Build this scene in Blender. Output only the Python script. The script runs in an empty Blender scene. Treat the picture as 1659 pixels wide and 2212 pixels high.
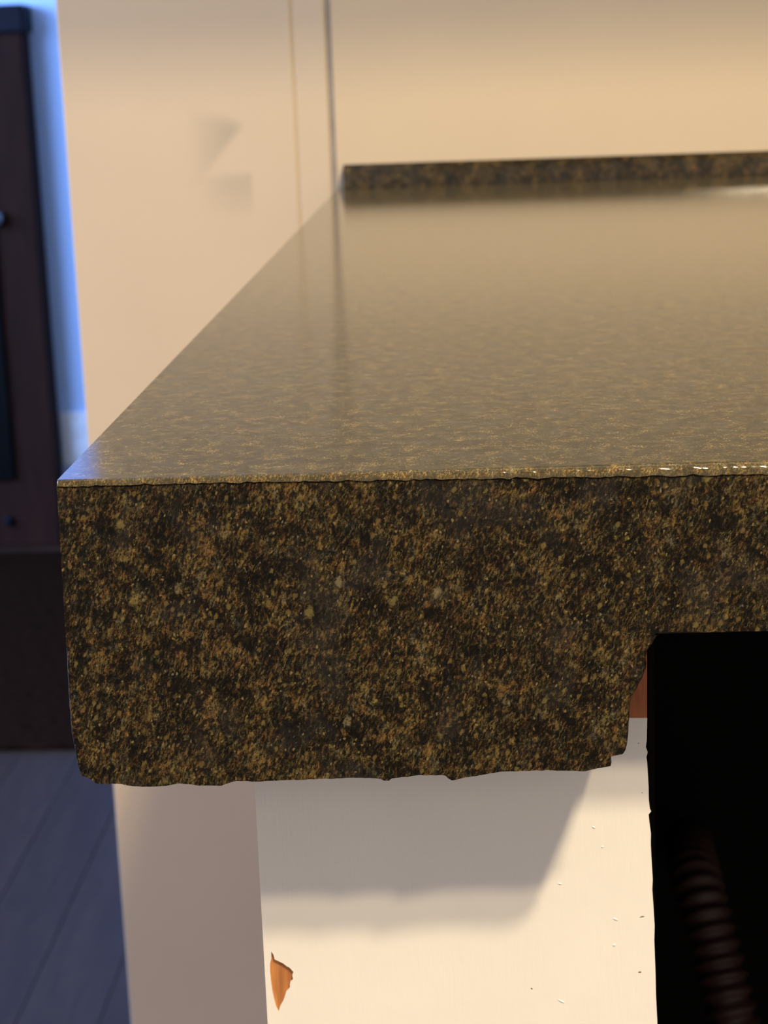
import bpy, bmesh, math, random
from mathutils import Vector, Matrix, noise

S = bpy.context.scene
COL = S.collection
H = 0.92                                   # height of the worktop's upper face above the floor
DEP = 0.567                                # worktop depth: front edge y = 0, wall y = DEP

# ------------------------------------------------------------------ camera
cam = bpy.data.cameras.new('camera')
camo = bpy.data.objects.new('camera', cam)
COL.objects.link(camo)
pitch, yaw, roll = 0.2384, -0.047, -0.0355
fwd = Vector((math.sin(yaw) * math.cos(pitch), math.cos(yaw) * math.cos(pitch), -math.sin(pitch)))
rt0 = Vector((math.cos(yaw), -math.sin(yaw), 0))
up0 = rt0.cross(fwd)
rt = math.cos(roll) * rt0 + math.sin(roll) * up0
up = -math.sin(roll) * rt0 + math.cos(roll) * up0
m = Matrix((rt, up, -fwd)).transposed().to_4x4()
m.translation = Vector((0.0516, -0.222, H + 0.0494))
camo.matrix_world = m
cam.sensor_fit = 'VERTICAL'
cam.sensor_height = 36.0
cam.sensor_width = 27.0
cam.lens = 3938 / 2212 * 36.0
cam.clip_start = 0.01
cam.dof.use_dof = True
cam.dof.focus_distance = 0.236
cam.dof.aperture_fstop = 60
S.camera = camo

# ------------------------------------------------------------------ world, lights, exposure
w = bpy.data.worlds.new('room_light')
S.world = w
w.use_nodes = True
w.node_tree.nodes['Background'].inputs['Color'].default_value = (0.80, 0.70, 0.63, 1)
w.node_tree.nodes['Background'].inputs['Strength'].default_value = 1.0


def area(name, loc, target, size, power, color, shape='DISK', size_y=None):
    l = bpy.data.lights.new(name, 'AREA')
    l.shape = shape
    l.size = size
    if size_y:
        l.size_y = size_y
    l.energy = power
    l.color = color
    o = bpy.data.objects.new(name, l)
    COL.objects.link(o)
    o.location = loc
    d = Vector(target) - Vector(loc)
    o.rotation_euler = d.to_track_quat('-Z', 'Y').to_euler()
    return o


WARM = (1.0, 0.80, 0.52)
# two ceiling lamps above and in front of the worktop, to the right of the camera
area('ceiling_lamp', (0.54, -1.06, H + 1.46), (0.1, 0.1, H), 0.10, 20, WARM)
area('ceiling_lamp', (0.62, -0.86, H + 1.46), (0.1, 0.1, H), 0.10, 31, WARM)
# daylight through the window in the left wall
area('window_daylight', (-2.56, 1.3, 1.45), (-1.0, 2.0, 0.9), 3.2, 265, (0.28, 0.48, 1.0), 'RECTANGLE', 1.2)

S.view_settings.view_transform = 'Standard'
S.view_settings.look = 'None'
S.view_settings.gamma = 1
S.view_settings.use_curve_mapping = False
S.view_settings.exposure = 0.0


# ------------------------------------------------------------------ materials
class NT:
    def __init__(self, name):
        self.m = bpy.data.materials.new(name)
        self.m.use_nodes = True
        self.t = self.m.node_tree
        self.b = self.t.nodes['Principled BSDF']

    def n(self, typ, ins=None, **kw):
        nd = self.t.nodes.new(typ)
        for k, v in kw.items():
            setattr(nd, k, v)
        for k, v in (ins or {}).items():
            if hasattr(v, 'bl_idname') or isinstance(v, bpy.types.NodeSocket):
                self.t.links.new(v, nd.inputs[k])
            else:
                nd.inputs[k].default_value = v
        return nd

    def noise(self, vec, scale, detail=3, rough=0.55, dist=0.0):
        return self.n('ShaderNodeTexNoise', {'Vector': vec, 'Scale': scale, 'Detail': detail, 'Roughness': rough,
                                             'Distortion': dist}).outputs['Fac']

    def ramp(self, fac, stops, interp='LINEAR'):
        r = self.n('ShaderNodeValToRGB', {'Fac': fac})
        cr = r.color_ramp
        cr.interpolation = interp
        while len(cr.elements) < len(stops):
            cr.elements.new(0.5)
        for e, (p, c) in zip(cr.elements, stops):
            e.position = p
            e.color = c if len(c) == 4 else (*c, 1)
        return r.outputs['Color']

    def mix(self, fac, a, b, mode='MIX'):
        x = self.n('ShaderNodeMix', data_type='RGBA', blend_type=mode)
        for i, v in ((0, fac), (6, a), (7, b)):
            if isinstance(v, bpy.types.NodeSocket):
                self.t.links.new(v, x.inputs[i])
            else:
                x.inputs[i].default_value = v if i == 0 or len(v) == 4 else (*v, 1)
        return x.outputs[2]

    def math(self, op, a, b=0.0):
        x = self.n('ShaderNodeMath', operation=op)
        for i, v in ((0, a), (1, b)):
            if isinstance(v, bpy.types.NodeSocket):
                self.t.links.new(v, x.inputs[i])
            else:
                x.inputs[i].default_value = v
        return x.outputs[0]

    def step(self, v, lo, hi, a=0.0, b=1.0):
        x = self.n('ShaderNodeMapRange', {'Value': v, 'From Min': lo, 'From Max': hi, 'To Min': a, 'To Max': b},
                   interpolation_type='SMOOTHSTEP')
        return x.outputs[0]

    def coord(self, scale=(1, 1, 1), rot=(0, 0, 0)):
        c = self.n('ShaderNodeTexCoord').outputs['Object']
        return self.n('ShaderNodeMapping', {'Vector': c, 'Scale': scale, 'Rotation': rot}).outputs['Vector']

    def bump(self, h, strength, dist):
        b = self.n('ShaderNodeBump', {'Height': h, 'Strength': strength, 'Distance': dist}).outputs['Normal']
        self.t.links.new(b, self.b.inputs['Normal'])

    def out(self, color=None, rough=None, **kw):
        for k, v in (('Base Color', color), ('Roughness', rough), *[(a.replace('_', ' '), b) for a, b in kw.items()]):
            if v is None:
                continue
            if isinstance(v, bpy.types.NodeSocket):
                self.t.links.new(v, self.b.inputs[k])
            else:
                self.b.inputs[k].default_value = (*v, 1) if isinstance(v, tuple) and len(v) == 3 else v
        return self.m


def granite(name, rough, bump, tint=(1, 1, 1), spec=0.5, fl=1.0, soft=0.0, k=1.0):
    g = NT(name)
    base = g.n('ShaderNodeTexCoord').outputs['Object']
    if k != 1.0:
        base = g.n('ShaderNodeVectorMath', {0: base, 'Scale': k}, operation='SCALE').outputs[0]
    warp = g.n('ShaderNodeTexNoise', {'Vector': base, 'Scale': 1300, 'Detail': 2}).outputs['Color']
    wv = g.n('ShaderNodeVectorMath', {0: warp, 1: (0.5, 0.5, 0.5)}, operation='SUBTRACT').outputs[0]
    wv = g.n('ShaderNodeVectorMath', {0: wv, 'Scale': 0.0006}, operation='SCALE').outputs[0]
    v = g.n('ShaderNodeVectorMath', {0: base, 1: wv}, operation='ADD').outputs[0]

    def aniso(sx, sz, deg=-22):
        r = g.n('ShaderNodeVectorRotate', {'Vector': v, 'Angle': math.radians(deg)}, rotation_type='Y_AXIS').outputs[0]
        return g.n('ShaderNodeMapping', {'Vector': r, 'Scale': (sx, 1.0, sz)}).outputs[0]
    cluster = g.noise(base, 170, 3, 0.6)
    dark = g.noise(base, 420, 2, 0.5)
    fine = g.noise(aniso(1.5, 0.66), 1750, 5, 0.78)
    f = g.math('ADD', fine, g.math('MULTIPLY', g.math('SUBTRACT', cluster, 0.5), 0.36))
    f = g.math('ADD', f, g.math('MULTIPLY', g.math('SUBTRACT', dark, 0.5), 0.22))
    lum = g.ramp(f, [(0.40, (0.015, 0.015, 0.015)), (0.50, (0.09, 0.09, 0.09)), (0.57, (0.38, 0.38, 0.38)), (0.66, (1.05, 1.05, 1.05)),
                     (0.80, (1.5, 1.5, 1.5))])
    hue = g.ramp(g.noise(aniso(1.2, 0.8), 520, 3, 0.6), [(0.30, (0.110, 0.100, 0.076)), (0.42, (0.135, 0.102, 0.042)), (0.53, (0.160, 0.106, 0.034)),
                                                         (0.62, (0.165, 0.084, 0.030)), (0.70, (0.150, 0.115, 0.045))])
    c = g.mix(1.0, hue, lum, 'MULTIPLY')
    # cool grey clouds
    c = g.mix(g.step(g.noise(base, 95, 2), 0.52, 0.66, 0.0, 0.38), c, (0.026, 0.024, 0.024))
    # thin pale fibres
    fib = g.math('ABSOLUTE', g.math('SUBTRACT', g.noise(aniso(1.6, 0.45), 1000, 2, 0.5, 0.3), 0.5))
    mf = g.math('MULTIPLY', g.step(fib, 0.020, 0.003), g.step(g.noise(base, 330, 2), 0.50, 0.62, 0.0, 0.6 * fl))
    c = g.mix(mf, c, (0.20, 0.150, 0.055))

    def flakes(scale, stops, seed, thr, size, amt):
        off = g.n('ShaderNodeVectorMath', {0: aniso(1.25, 0.85), 1: (seed, seed * 2.3, seed * 0.7)}, operation='ADD').outputs[0]
        vo = g.n('ShaderNodeTexVoronoi', {'Vector': off, 'Scale': scale, 'Randomness': 1.0}, feature='F1')
        sep = g.n('ShaderNodeSeparateColor', {'Color': vo.outputs['Color']})
        col = g.ramp(sep.outputs[1], stops, 'CONSTANT')
        d = g.math('ADD', vo.outputs['Distance'], g.math('MULTIPLY', g.noise(base, 2200, 3, 0.7), 0.5))
        return g.math('MULTIPLY', g.math('GREATER_THAN', sep.outputs[0], thr), g.step(d, size + 0.10, size - 0.08, 0.0, amt * fl)), col
    m1, c1 = flakes(760, [(0.0, (0.150, 0.105, 0.036)), (0.34, (0.160, 0.080, 0.034)), (0.60, (0.095, 0.088, 0.072)), (0.8, (0.17, 0.135, 0.045))], 0.31, 0.80, 0.52, 0.62)
    c = g.mix(m1, c, c1)
    m2, c2 = flakes(1500, [(0.0, (0.21, 0.150, 0.050)), (0.4, (0.17, 0.155, 0.12)), (0.7, (0.24, 0.18, 0.075))], 0.77, 0.86, 0.50, 0.7)
    c = g.mix(m2, c, c2)
    m3, c3 = flakes(300, [(0.0, (0.22, 0.185, 0.105)), (0.3, (0.060, 0.060, 0.056)), (0.7, (0.19, 0.155, 0.055))], 1.9, 0.93, 0.46, 0.6)
    c = g.mix(m3, c, c3)
    # black mica pores
    po = g.step(g.noise(aniso(1.2, 0.9), 800, 3, 0.6), 0.42, 0.33, 0.0, 0.9)
    c = g.mix(po, c, (0.004, 0.0037, 0.0034))
    if soft:
        c = g.mix(soft, c, (0.046, 0.038, 0.018))
    if tint != (1, 1, 1):
        c = g.mix(1.0, c, tint, 'MULTIPLY')
    g.bump(g.math('ADD', fine, g.math('MULTIPLY', dark, 0.6)), bump, 0.0004)
    return g.out(c, rough, Specular_IOR_Level=spec)


def plain(name, color, rough, var=0.06, scale=30, bump=0.0, bscale=400, bdist=0.0005, **kw):
    g = NT(name)
    v = g.coord()
    f = g.noise(v, scale, 3)
    lo = tuple(x * (1 - var) for x in color)
    hi = tuple(min(1, x * (1 + var)) for x in color)
    c = g.ramp(f, [(0.3, lo), (0.7, hi)])
    if bump:
        g.bump(g.noise(v, bscale, 3), bump, bdist)
    return g.out(c, rough, **kw)


def wood(name, a, b, rough, scale=(40, 40, 3), ring=6.0, **kw):
    g = NT(name)
    v = g.coord(scale)
    f = g.noise(v, ring, 4, 0.6, 0.6)
    fine = g.noise(v, ring * 5, 2)
    c = g.mix(g.step(fine, 0.35, 0.65, 0.0, 0.4), g.ramp(f, [(0.32, a), (0.68, b)]), tuple(x * 0.55 for x in a))
    g.bump(f, 0.2, 0.0004)
    return g.out(c, rough, **kw)


GR_POL = granite('polished_granite', 0.09, 0.02, (2.45, 2.35, 1.65), 0.5, 0.2, 0.30, 1.9)
GR_RAW = granite('cut_granite', 0.5, 0.45, (0.98, 0.97, 0.90), 0.15, 1.0, 0.0, 1.12)
GR_STRIP = granite('polished_granite_strip', 0.09, 0.02, (1.15, 1.1, 0.9), 0.5, 0.35)
M_WALL = plain('cream_wall_paint', (0.60, 0.488, 0.325), 0.65, 0.03, 8, 0.08, 500)


def casing_mat():
    g = NT('cream_casing_paint')
    o = g.n('ShaderNodeTexCoord').outputs['Object']
    s = g.n('ShaderNodeSeparateXYZ', {'Vector': o})
    x, z = s.outputs[0], s.outputs[2]
    wob = g.math('MULTIPLY', g.math('SUBTRACT', g.noise(o, 60, 2), 0.5), 0.006)
    z = g.math('ADD', z, wob)
    c = g.ramp(g.noise(o, 12, 3), [(0.3, (0.580, 0.478, 0.335)), (0.7, (0.610, 0.503, 0.353))])
    # two darker marks, sharp on their right side, fading out to the left
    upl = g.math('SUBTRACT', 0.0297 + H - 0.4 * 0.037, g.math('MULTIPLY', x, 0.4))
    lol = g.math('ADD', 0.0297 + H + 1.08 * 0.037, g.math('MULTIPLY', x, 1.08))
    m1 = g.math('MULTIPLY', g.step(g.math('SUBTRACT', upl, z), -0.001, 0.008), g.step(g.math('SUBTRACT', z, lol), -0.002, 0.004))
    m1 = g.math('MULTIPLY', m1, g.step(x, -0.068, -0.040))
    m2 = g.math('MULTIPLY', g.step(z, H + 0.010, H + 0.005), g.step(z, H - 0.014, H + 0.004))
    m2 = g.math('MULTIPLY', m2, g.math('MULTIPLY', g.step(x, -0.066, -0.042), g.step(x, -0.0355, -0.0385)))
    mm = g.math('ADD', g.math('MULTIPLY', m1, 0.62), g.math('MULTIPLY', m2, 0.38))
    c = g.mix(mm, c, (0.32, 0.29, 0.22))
    g.bump(g.noise(o, 300, 3), 0.08, 0.0005)
    return g.out(c, 0.5)


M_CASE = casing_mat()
M_GAP = plain('grey_joint_filler', (0.30, 0.28, 0.27), 0.8, 0.15, 60)


def paint_mat():
    g = NT('white_gloss_paint')
    v = g.coord((1, 1, 0.12))
    o = g.coord()
    c = g.ramp(g.noise(o, 60, 3), [(0.3, (0.845, 0.815, 0.755)), (0.7, (0.875, 0.845, 0.785))])
    h = g.math('ADD', g.math('MULTIPLY', g.noise(v, 1600, 3), 0.5), g.math('MULTIPLY', g.noise(o, 220, 3), 0.6))
    g.bump(h, 0.22, 0.0004)
    return g.out(c, 0.38)


M_PAINT = paint_mat()
M_WOODB = wood('bare_orange_wood', (0.42, 0.15, 0.045), (0.58, 0.25, 0.075), 0.6, (60, 60, 6))
M_STAIN = wood('red_stained_wood', (0.36, 0.100, 0.026), (0.46, 0.135, 0.038), 0.5, (60, 60, 6))
M_BAY_SHADE = plain('bay_shade_black', (0.0035, 0.003, 0.0026), 0.8, 0.3, 12, 0.3, 60, 0.002, Specular_IOR_Level=0.1)  # near-black colour stands in for the shade inside the bay
M_HOSE = plain('copper_brown_hose', (0.030, 0.011, 0.007), 0.6, 0.35, 45)
M_CAB = wood('dark_brown_wood', (0.022, 0.0075, 0.0045), (0.032, 0.011, 0.0065), 0.7, (6, 6, 0.6), 3, Specular_IOR_Level=0.08)
M_CABTOP = plain('black_lacquer', (0.006, 0.006, 0.010), 0.6, 0.2, 8, Specular_IOR_Level=0.1)
M_GLASSB = plain('black_glass', (0.003, 0.003, 0.003), 0.5, 0.2, 8, Specular_IOR_Level=0.05)
M_METAL = plain('dull_metal', (0.35, 0.36, 0.38), 0.45, 0.1, 40, Metallic=1.0)
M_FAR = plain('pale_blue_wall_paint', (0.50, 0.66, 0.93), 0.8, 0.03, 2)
M_PLATE = plain('white_plastic', (0.92, 0.93, 0.93), 0.35, 0.01, 20)
M_SLOT = plain('dark_slot', (0.03, 0.03, 0.03), 0.6, 0.1, 20)
M_PLANKS = [wood('floor_plank_wood', (0.038, 0.018, 0.0105), (0.050, 0.025, 0.015), 0.5, (14, 1.2, 14), 3, Specular_IOR_Level=0.2),
            wood('floor_plank_wood', (0.040, 0.020, 0.0115), (0.053, 0.027, 0.016), 0.5, (14, 1.2, 14), 3, Specular_IOR_Level=0.2),
            wood('floor_plank_wood', (0.036, 0.017, 0.010), (0.047, 0.024, 0.014), 0.5, (14, 1.2, 14), 3, Specular_IOR_Level=0.2)]
M_SUB = plain('sub_floor', (0.05, 0.04, 0.035), 0.9)
M_CEIL = plain('ceiling_paint', (0.80, 0.78, 0.74), 0.9, 0.02, 4)
M_DARK_SHEET = plain('dark_sheet', (0.016, 0.007, 0.004), 0.95, 0.5, 90, 0.5, 700, 0.004, Specular_IOR_Level=0.0)
M_FRAME = plain('window_frame_paint', (0.80, 0.80, 0.78), 0.4, 0.02, 10)


# ------------------------------------------------------------------ helpers
def link(name, bm, mat, parent=None, smooth=False, loc=None):
    me = bpy.data.meshes.new(name)
    bmesh.ops.recalc_face_normals(bm, faces=bm.faces)
    bm.to_mesh(me)
    bm.free()
    mats = mat if isinstance(mat, (list, tuple)) else [mat]
    for k in mats:
        me.materials.append(k)
    if smooth:
        me.polygons.foreach_set('use_smooth', [True] * len(me.polygons))
    o = bpy.data.objects.new(name, me)
    COL.objects.link(o)
    if parent:
        o.parent = parent
    if loc:
        o.location = loc
    return o


def box(bm, x0, x1, y0, y1, z0, z1, bev=0.0, seg=2):
    vs = [bm.verts.new((x, y, z)) for x in (x0, x1) for y in (y0, y1) for z in (z0, z1)]
    q = [(0, 1, 3, 2), (4, 6, 7, 5), (0, 4, 5, 1), (2, 3, 7, 6), (0, 2, 6, 4), (1, 5, 7, 3)]
    fs = [bm.faces.new([vs[i] for i in f]) for f in q]
    if bev:
        es = list({e for f in fs for e in f.edges})
        bmesh.ops.bevel(bm, geom=es, offset=bev, segments=seg, affect='EDGES', profile=0.5)
    return vs


def boxo(name, mat, parent, *a, **k):
    bm = bmesh.new()
    box(bm, *a, **k)
    return link(name, bm, mat, parent)


def prism(bm, pts, axis, a, b):
    """closed outline extruded along an axis between a and b"""
    def mk(p, t):
        return {'x': (t, p[0], p[1]), 'y': (p[0], t, p[1]), 'z': (p[0], p[1], t)}[axis]
    A = [bm.verts.new(mk(p, a)) for p in pts]
    B = [bm.verts.new(mk(p, b)) for p in pts]
    bm.faces.new(A)
    bm.faces.new(B[::-1])
    n = len(pts)
    for i in range(n):
        bm.faces.new((A[i], A[(i + 1) % n], B[(i + 1) % n], B[i]))


def empty(name, loc, label=None, cat=None, group=None):
    o = bpy.data.objects.new(name, None)
    o.empty_display_size = 0.05
    COL.objects.link(o)
    o.location = loc
    tag(o, label, cat, group)
    return o


def tag(o, label=None, cat=None, group=None, kind=None):
    if label:
        o['label'] = label
    if cat:
        o['category'] = cat
    if group:
        o['group'] = group
    if kind:
        o['kind'] = kind
    return o


# ------------------------------------------------------------------ the setting
XL, XR, YN, YF, ZC = -2.6, 2.4, -2.4, 3.6, 2.42
floor = tag(boxo('floor', M_SUB, None, XL, XR, YN, YF, -0.08, -0.014), 'dark floor of narrow wooden boards beyond the worktop', None, None, 'structure')
rnd = random.Random(4)
PW, PL = 0.090, 1.28
pm = {}


def plank_mesh(l, k):
    key = (round(l, 3), k)
    if key not in pm:
        bm = bmesh.new()
        box(bm, 0.0003, PW - 0.0003, 0.0003, l - 0.0003, -0.014, 0.0, 0.0008, 1)
        me = bpy.data.meshes.new('plank')
        bmesh.ops.recalc_face_normals(bm, faces=bm.faces)
        bm.to_mesh(me)
        bm.free()
        me.materials.append(M_PLANKS[k])
        pm[key] = me
    return pm[key]


i = 0
x = XL
while x < XR - 0.02:
    y = YN
    l = (0.5, 0.98, 0.26, 0.74)[i % 4] * PL
    while y < YF - 0.01:
        l = min(l, YF - y)
        o = bpy.data.objects.new('plank', plank_mesh(l, rnd.randrange(3)))
        COL.objects.link(o)
        o.parent = floor
        o.location = (x, y, 0)
        y += l
        l = PL
    x += PW
    i += 1

tag(boxo('ceiling', M_CEIL, None, XL, XR, YN, YF, ZC, ZC + 0.08), kind='structure')
tag(boxo('wall_far', M_FAR, None, XL, XR, YF, YF + 0.1, 0.0, ZC), 'pale wall of the next room in blue daylight', kind='structure')
tag(boxo('wall_right', M_WALL, None, XR, XR + 0.1, YN, YF, 0.0, ZC), kind='structure')
# wall behind the worktop
tag(boxo('wall_back', M_WALL, None, -0.0005, XR, DEP, DEP + 0.118, 0.0, ZC), 'cream painted wall behind the worktop', kind='structure')
# its end, boarded with a flat casing: shallow groove, quirk and open joint against the wall
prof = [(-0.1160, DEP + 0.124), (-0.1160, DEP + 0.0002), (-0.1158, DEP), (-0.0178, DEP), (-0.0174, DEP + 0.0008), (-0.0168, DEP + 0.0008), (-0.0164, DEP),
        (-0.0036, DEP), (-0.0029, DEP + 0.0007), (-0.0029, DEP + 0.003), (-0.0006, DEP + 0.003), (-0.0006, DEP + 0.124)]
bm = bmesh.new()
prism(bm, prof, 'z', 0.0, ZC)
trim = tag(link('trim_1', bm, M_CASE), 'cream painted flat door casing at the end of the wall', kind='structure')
boxo('joint_filler', M_GAP, trim, -0.00288, -0.00062, DEP + 0.0009, DEP + 0.0029, 0.01, ZC - 0.01)

# left wall with a window
bm = bmesh.new()
WY0, WY1, WZ0, WZ1 = -0.35, 2.95, 0.8, 2.1
box(bm, XL - 0.1, XL, YN, YF, 0.0, WZ0)
box(bm, XL - 0.1, XL, YN, YF, WZ1, ZC)
box(bm, XL - 0.1, XL, YN, WY0, WZ0, WZ1)
box(bm, XL - 0.1, XL, WY1, YF, WZ0, WZ1)
tag(link('wall_left', bm, M_FAR), kind='structure')
win = empty('window_1', (XL - 0.05, 1.3, WZ0))
win['kind'] = 'structure'
bm = bmesh.new()
for a in ((-1.65, -1.60, 0, 1.3), (1.60, 1.65, 0, 1.3), (-1.60, 1.60, 0, 0.05), (-1.60, 1.60, 1.25, 1.3), (-0.02, 0.02, 0.05, 1.25)):
    box(bm, -0.03, 0.03, *a)
link('window_frame', bm, M_FRAME, win)

# ------------------------------------------------------------------ worktop
top = empty('countertop', (0, 0, H + 0.0005), 'dark speckled granite worktop with a thick cut front edge', 'countertop')
SLAB = 0.0221
SET = 0.00018                                # the cut face stands back a hair from the polished rim
# upper slab: polished top, eased front edge, cut front
bm = bmesh.new()
ch = 0.0010
LEFT = [(0.00012, -ch - 0.0002), (-0.00005, -0.0093), (-0.00025, -0.0172), (-0.0004, -SLAB)]
rr = random.Random(7)
N = 420
XE = 2.38
xs = [0.0 + (0.13 * k / N) for k in range(N + 1)] + [0.13 + (XE - 0.13) * (k / 30) for k in range(1, 31)]


def wob(x, s, a, o=0.0):
    return a * noise.noise(Vector((x * s, o, 3.1)))


# rows down the section: (y, z) of top back, top front, eased edge, front, bottom
rows = []
for x in xs:
    f = min(1.0, max(0.0, (x - 0.02) / 0.07))
    c1 = 0.0006 + 0.0007 * f                                  # the ease widens to the right
    j = wob(x, 1100, 0.00016) + wob(x, 420, 0.00016, 5)
    k = wob(x, 1000, 0.00015, 9) + wob(x, 300, 0.00012, 2)
    row = [(x, DEP - 0.0005, 0.0)]
    for q in range(8):                                        # rounded polished rim
        t = q / 7 * math.pi / 2
        row.append((x, c1 * (1 - math.sin(t)), -c1 * (1 - math.cos(t)) + j * math.sin(t)))
    row += [(x, 0.0, -c1 - 0.0002 + j), (x, SET, -c1 - 0.0004 + j), (x, SET, -SLAB * 0.5), (x, SET, -SLAB + (0.0003 + k if x > 0.0752 else 0.0)),
            (x, SET + 0.0006, -SLAB), (x, DEP - 0.0005, -SLAB)]
    rows.append(row)
rows[0] = [(p[0] + (0.0001 if 0 < q < 10 else -0.0004 * min(1, -p[2] / SLAB)), p[1], p[2]) for q, p in enumerate(rows[0])]
V = [[bm.verts.new(p) for p in r] for r in rows]
NR = len(rows[0])
for a, b in zip(V, V[1:]):
    for k in range(NR - 1):
        fc = bm.faces.new((a[k], b[k], b[k + 1], a[k + 1]))
        fc.material_index = 0 if k < 9 else 1
        fc.smooth = 0 < k < 8
    fc = bm.faces.new((a[NR - 1], b[NR - 1], b[0], a[0]))
    fc.material_index = 1
bm.faces.new(V[0]).material_index = 1
bm.faces.new(V[-1][::-1]).material_index = 1
link('slab', bm, [GR_POL, GR_RAW], top)

# lower strip glued under the slab: ragged lower edge, broken right end (outline in mm, measured at y = 0)
LOW = [(-0.42, -21.6), (-0.62, -27.89), (-0.60, -33.17), (-0.41, -35.55), (-0.2, -37.61), (0.17, -39.23), (1.06, -39.57), (1.98, -40.37),
       (3.07, -40.52), (4.91, -40.42), (6.23, -40.77), (7.57, -40.93), (10.62, -40.98), (11.79, -40.75), (13.02, -40.57), (15.44, -40.94),
       (18.42, -41.0), (19.65, -40.63), (20.58, -40.39), (23.0, -40.57), (26.65, -40.44), (30.47, -40.39), (36.46, -40.24), (39.41, -40.43),
       (39.94, -40.76), (40.54, -40.77), (40.92, -40.45), (42.43, -40.35), (44.18, -40.07), (48.03, -40.14), (48.32, -40.59), (48.85, -40.92),
       (49.4, -40.74), (52.41, -40.22), (55.18, -39.76), (60.63, -39.67), (63.97, -39.8), (66.12, -39.91), (67.74, -39.49), (69.35, -39.26),
       (69.47, -38.69), (69.29, -37.99), (70.07, -37.81), (70.9, -37.7), (71.26, -37.08), (71.44, -36.25), (71.62, -34.42), (71.69, -33.04),
       (71.87, -30.47), (72.46, -29.1), (73.23, -27.62), (73.88, -25.96), (73.76, -24.78), (74.11, -23.55), (74.7, -22.64), (75.4, -21.6)]
# subdivide and roughen the outline
out = []
for (a, b) in zip(LOW, LOW[1:]):
    L = math.hypot(b[0] - a[0], b[1] - a[1])
    n = max(1, int(L / 0.45))
    for k in range(n):
        t = k / n
        px, pz = a[0] + (b[0] - a[0]) * t, a[1] + (b[1] - a[1]) * t
        amp = 0.0 if (not out) else 0.07
        px += amp * noise.noise(Vector((px * 1.7, pz * 1.7, 0.3)))
        pz += amp * 1.4 * noise.noise(Vector((px * 2.3, pz * 2.3, 7.7)))
        out.append((px / 1000, pz / 1000 - 0.0005))
out.append((LOW[-1][0] / 1000, LOW[-1][1] / 1000 - 0.0005))
bm = bmesh.new()
depths = [SET, SET + 0.0002, 0.0012, 0.0035, 0.007, 0.011, 0.0172]
rings = []
for di, yy in enumerate(depths):
    r = []
    for q, (px, pz) in enumerate(out):
        if di == 0:
            s = 0.00012                                  # tiny rounding of the cut arris
            cx_, cz_ = 0.036, -0.030
            d = Vector((cx_ - px, cz_ - pz)).normalized()
            r.append(bm.verts.new((px + d.x * s, yy, (pz + d.y * s) if 0 < q < len(out) - 1 else pz)))
        else:
            a = 0.0 if (q in (0, len(out) - 1) or di == 1) else 0.0005
            r.append(bm.verts.new((px + a * noise.noise(Vector((px * 300, yy * 300, 1))), yy,
                                   pz + a * noise.noise(Vector((px * 350, yy * 350, 9 + pz * 90))))))
    rings.append(r)
bm.faces.new(rings[0])
bm.faces.new(rings[-1][::-1])
n = len(out)
for a, b in zip(rings, rings[1:]):
    for q in range(n):
        bm.faces.new((a[q], a[(q + 1) % n], b[(q + 1) % n], b[q]))
link('edge_strip', bm, GR_RAW, top)

# granite upstand along the wall
up = empty('backsplash', (0.0027, DEP, H + 0.0006), 'low dark granite upstand strip along the back of the worktop', 'backsplash')
bm = bmesh.new()
prism(bm, [(-0.0002, 0.0), (-0.0002, 0.0098), (-0.0050, 0.0098), (-0.0078, 0.0072), (-0.0080, 0.0066), (-0.0080, 0.0)], 'x', 0.0, 2.36)
link('upstand_strip', bm, GR_STRIP, up)

# ------------------------------------------------------------------ painted end panel under the worktop
pan = empty('cabinet_end_panel', (0.048, 0.018, 0), 'white painted wooden end panel with chipped paint under the worktop', 'cabinet')
X0, X1 = 0.0206, 0.0759
PY = 0.018


def loc(p):
    return (p[0] / 1000 - 0.048, p[1] / 1000 + H)


bm = bmesh.new()
box(bm, X0 - 0.048 + 0.0003, X1 - 0.048 - 0.0002, 0.0004, 0.53, 0.0, H - SLAB + 0.0004, 0.0004, 1)
core = link('wooden_core', bm, M_WOODB, pan)
boxo('top_rail_edge', M_STAIN, pan, X0 - 0.048 + 0.0006, X1 - 0.048 - 0.0001, 0.0001, 0.0012, H - 0.0400, H - SLAB - 0.0001)
right = [(75.81, -39.57), (75.74, -42.64), (75.62, -43.6), (75.87, -44.35), (75.70, -45.1), (75.81, -45.9), (76.0, -49.52), (76.02, -51.3), (76.19, -52.9), (76.35, -53.2),
         (76.0, -53.66), (76.12, -54.9), (76.32, -56.5), (76.30, -58.2), (76.39, -60.02), (76.58, -63.57), (76.52, -65.1), (76.65, -67.14), (76.85, -70.73), (76.80, -73.0), (76.98, -77.98),
         (77.05, -81.64), (77.26, -86.21), (77.3, -95.0), (77.0, -200.0), (76.6, -905.0)]
outer = [(20.66, -39.35), (40.0, -39.2), (60.0, -39.25), (72.0, -39.2), (75.81, -39.3)] + right + [(20.66, -905.0), (20.66, -86.0)]
chip = [(21.75, -73.93), (22.06, -74.45), (22.16, -75.17), (22.94, -75.59), (23.4, -75.85), (23.85, -76.27), (24.25, -76.5), (24.57, -76.89), (24.84, -77.26), (24.68, -77.5), (24.62, -77.87),
        (24.7, -78.2), (24.58, -78.59), (24.3, -78.8), (24.18, -79.26), (24.2, -79.6), (23.95, -80.03), (23.6, -80.4), (23.44, -80.9), (23.3, -81.3), (23.11, -81.83), (22.6, -82.7), (22.32, -83.64),
        (22.02, -82.9), (21.76, -81.55), (21.58, -80.25), (21.47, -78.7), (21.41, -77.16), (21.47, -75.88), (21.69, -75.11)]


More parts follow.
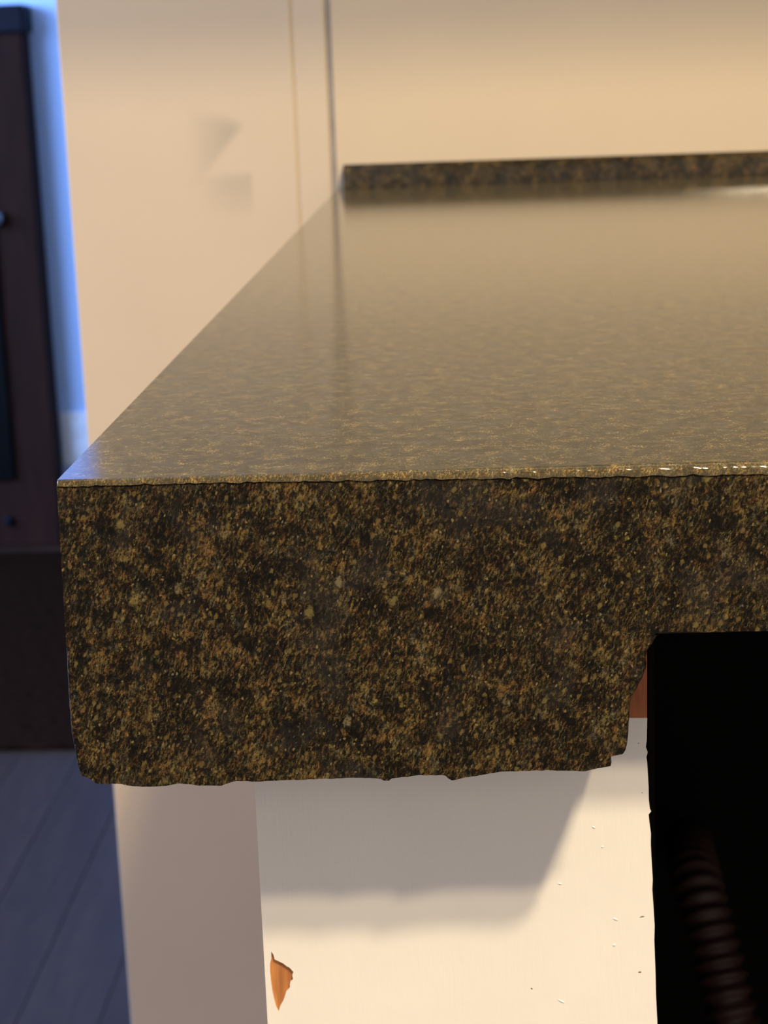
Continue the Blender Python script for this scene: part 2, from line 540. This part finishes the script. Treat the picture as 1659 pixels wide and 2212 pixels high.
def nick(cx, cz, a, b, rot, seed):
    r = random.Random(seed)
    pts = []
    for k in range(9):
        t = 2 * math.pi * k / 9
        s = 0.75 + 0.5 * r.random()
        u, v = a * s * math.cos(t), b * s * math.sin(t)
        pts.append((cx + u * math.cos(rot) - v * math.sin(rot), cz + u * math.sin(rot) + v * math.cos(rot)))
    return pts


holes = [chip, nick(75.05, -69.35, 0.42, 0.13, 0.25, 1), nick(74.71, -78.0, 0.20, 0.22, 0, 2), nick(59.19, -80.4, 0.16, 0.17, 0, 3), nick(75.1, -50.4, 0.07, 0.07, 0, 5), nick(74.6, -43.0, 0.09, 0.08, 0, 6)]
bm = bmesh.new()


def loop(pts):
    vs = [bm.verts.new((*loc(p)[:1], 0.0, loc(p)[1])) for p in pts]
    return [bm.edges.new((vs[k], vs[(k + 1) % len(vs)])) for k in range(len(vs))]


edges = loop(outer)
for h in holes:
    edges += loop(h)
res = bmesh.ops.triangle_fill(bm, use_beauty=True, use_dissolve=False, edges=edges, normal=(0, -1, 0))
faces = [g for g in res['geom'] if isinstance(g, bmesh.types.BMFace)]
ex = bmesh.ops.extrude_face_region(bm, geom=faces)
for v in [g for g in ex['geom'] if isinstance(g, bmesh.types.BMVert)]:
    v.co.y += 0.00042
paint = link('paint_coat', bm, M_PAINT, pan)
paint['label'] = 'cracked white gloss paint with bare wood showing through'
for (cx, cz, a, b, rot, sd) in ((71.32, -69.6, 0.55, 0.13, -0.45, 4), (63.45, -82.4, 0.55, 0.14, -0.5, 5), (63.43, -63.98, 0.30, 0.12, -0.3, 6),
                                (68.3, -55.46, 0.35, 0.12, -0.6, 7), (71.08, -73.64, 0.25, 0.22, 0, 8), (69.51, -58.43, 0.25, 0.12, 0.1, 9), (31.5, -60.2, 0.10, 0.10, 0, 10)):
    bm = bmesh.new()
    pts = nick(cx, cz, a, b, rot, sd)
    ring = [bm.verts.new((loc(p)[0], 0.0, loc(p)[1])) for p in pts]
    mid = [bm.verts.new((loc(((p[0] + cx) / 2, (p[1] + cz) / 2))[0], -0.00009, loc(((p[0] + cx) / 2, (p[1] + cz) / 2))[1])) for p in pts]
    c = bm.verts.new((loc((cx, cz))[0], -0.00013, loc((cx, cz))[1]))
    for k in range(9):
        bm.faces.new((ring[k], ring[(k + 1) % 9], mid[(k + 1) % 9], mid[k]))
        bm.faces.new((mid[k], mid[(k + 1) % 9], c))
    link('paint_blister', bm, M_PAINT, paint, True)

# ------------------------------------------------------------------ appliance bay right of the panel, its shade put into black linings
bay = empty('appliance_bay', (0.40, 0.30, 0), 'empty appliance bay under the worktop beside the white panel, its shade painted black', 'cabinet')
boxo('back_shade_board', M_BAY_SHADE, bay, 0.0780 - 0.40, 0.32, 0.22, 0.232, 0.0, H - SLAB - 0.001)
boxo('side_shade_board', M_BAY_SHADE, bay, 0.0780 - 0.40, 0.0790 - 0.40, -0.262, 0.219, 0.0, H - SLAB - 0.001)
boxo('side_shade_board', M_BAY_SHADE, bay, 0.305, 0.32, -0.262, 0.219, 0.0, H - SLAB - 0.001)
boxo('top_shade_board', M_BAY_SHADE, bay, 0.0795 - 0.40, 0.304, -0.255, 0.219, H - SLAB - 0.0032, H - SLAB - 0.0008)
boxo('bottom_shade_board', M_BAY_SHADE, bay, 0.0795 - 0.40, 0.304, -0.262, 0.219, 0.0, 0.008)

# ribbed hose in the bay
key = [(0.1440, 0.506, -0.280), (0.138, 0.46, -0.258), (0.127, 0.38, -0.219), (0.1205, 0.315, -0.200), (0.1255, 0.288, -0.222), (0.131, 0.28, -0.25), (0.145, 0.285, -0.33), (0.165, 0.30, -0.50), (0.18, 0.31, -0.70), (0.205, 0.31, -0.912)]
key = [Vector((a, b, c + H)) for a, b, c in key]


def spline(P, n):
    o = []
    for s in range(len(P) - 1):
        p0, p1, p2, p3 = P[max(s - 1, 0)], P[s], P[s + 1], P[min(s + 2, len(P) - 1)]
        for k in range(n):
            t = k / n
            o.append(0.5 * ((2 * p1) + (p2 - p0) * t + (2 * p0 - 5 * p1 + 4 * p2 - p3) * t * t + (3 * p1 - p0 - 3 * p2 + p3) * t ** 3))
    o.append(P[-1])
    return o


fine = spline(key, 400)
path, acc = [fine[0]], 0.0
for a, b in zip(fine, fine[1:]):
    acc += (b - a).length
    if acc >= 0.0009:
        path.append(b)
        acc = 0.0
bm = bmesh.new()
base = Vector((0.205, 0.31, 0.008))
prev = None
ref = Vector((1, 0, 0))
for k, p in enumerate(path):
    t = (path[min(k + 1, len(path) - 1)] - path[max(k - 1, 0)]).normalized()
    u = (ref - t * ref.dot(t)).normalized()
    v_ = t.cross(u)
    ref = u
    r = 0.0072 + 0.0010 * math.cos(2 * math.pi * k / 5)
    ring = [bm.verts.new(p - base + (u * math.cos(q * math.pi / 8) + v_ * math.sin(q * math.pi / 8)) * r) for q in range(16)]
    if prev:
        for q in range(16):
            bm.faces.new((prev[q], prev[(q + 1) % 16], ring[(q + 1) % 16], ring[q]))
    else:
        bm.faces.new(ring)
    prev = ring
bm.faces.new(prev[::-1])
hz = link('ribbed_hose', bm, M_HOSE, None, True, base)
tag(hz, 'copper-brown ribbed hose hanging in the appliance bay', 'hose')

# ------------------------------------------------------------------ wall cabinet above (its shadow crosses the wall)
wc = empty('wall_cabinet', (0.60, DEP, H + 0.376), 'white wall cabinet hung above the worktop, shading the wall', 'cabinet')
boxo('body', M_PAINT, wc, -0.575, 0.60, -0.31, -0.0005, 0.0, 0.72)
for a, b in ((-0.573, -0.180), (-0.176, 0.20), (0.204, 0.598)):
    d = boxo('door', M_PAINT, wc, a, b, -0.330, -0.3105, 0.002, 0.718, bev=0.002)
    bm = bmesh.new()
    bmesh.ops.create_uvsphere(bm, u_segments=16, v_segments=8, radius=0.014)
    link('knob', bm, M_METAL, d, True, (b - 0.035, -0.343, 0.06))

# ------------------------------------------------------------------ next room: dark sideboard, outlet, very dark floor sheet
sb = empty('sideboard', (-1.22, 3.56, 0), 'dark brown wooden sideboard with black glass door at the left edge', 'sideboard')
boxo('body', M_CAB, sb, -0.42, 0.402, -0.035, 0.035, 0.0, 1.064, bev=0.004)
boxo('top', M_CABTOP, sb, -0.43, 0.410, -0.041, 0.037, 1.0645, 1.120, bev=0.006)
for a, b in ((-0.385, 0.0), (0.005, 0.316)):
    d = boxo('door', M_GLASSB, sb, a, b, -0.045, -0.0355, 0.150, 0.97, bev=0.003)
    bm = bmesh.new()
    bmesh.ops.create_uvsphere(bm, u_segments=16, v_segments=8, radius=0.017)
    link('knob', bm, M_METAL, d, True, (b + 0.006 if b > 0.1 else a + 0.3, -0.055, 0.70))
    bm = bmesh.new()
    bmesh.ops.create_uvsphere(bm, u_segments=16, v_segments=8, radius=0.011)
    link('plinth_knob', bm, M_CABTOP, sb, True, (b - 0.022, -0.041, 0.060))

ol = empty('wall_outlet', (-0.780, YF, 0.219), 'white outlet plate low on the far wall beside the sideboard', 'outlet')
boxo('plate', M_PLATE, ol, -0.036, 0.036, -0.006, -0.0002, -0.058, 0.058, bev=0.002)
for z in (-0.022, 0.022):
    boxo('socket', M_PLATE, ol, -0.016, 0.016, -0.008, -0.0062, z - 0.014, z + 0.014, bev=0.0008)

floor_sheet = empty('floor_sheet', (-1.1, 2.75, 0), 'very dark flat sheet on the floor in front of the sideboard', 'floor_sheet')
bm = bmesh.new()
box(bm, -1.0, 1.0, -0.44, 0.70, 0.0, 0.010, 0.004, 2)
link('sheet', bm, M_DARK_SHEET, floor_sheet)  # thin, very dark sheet laid over the floor boards
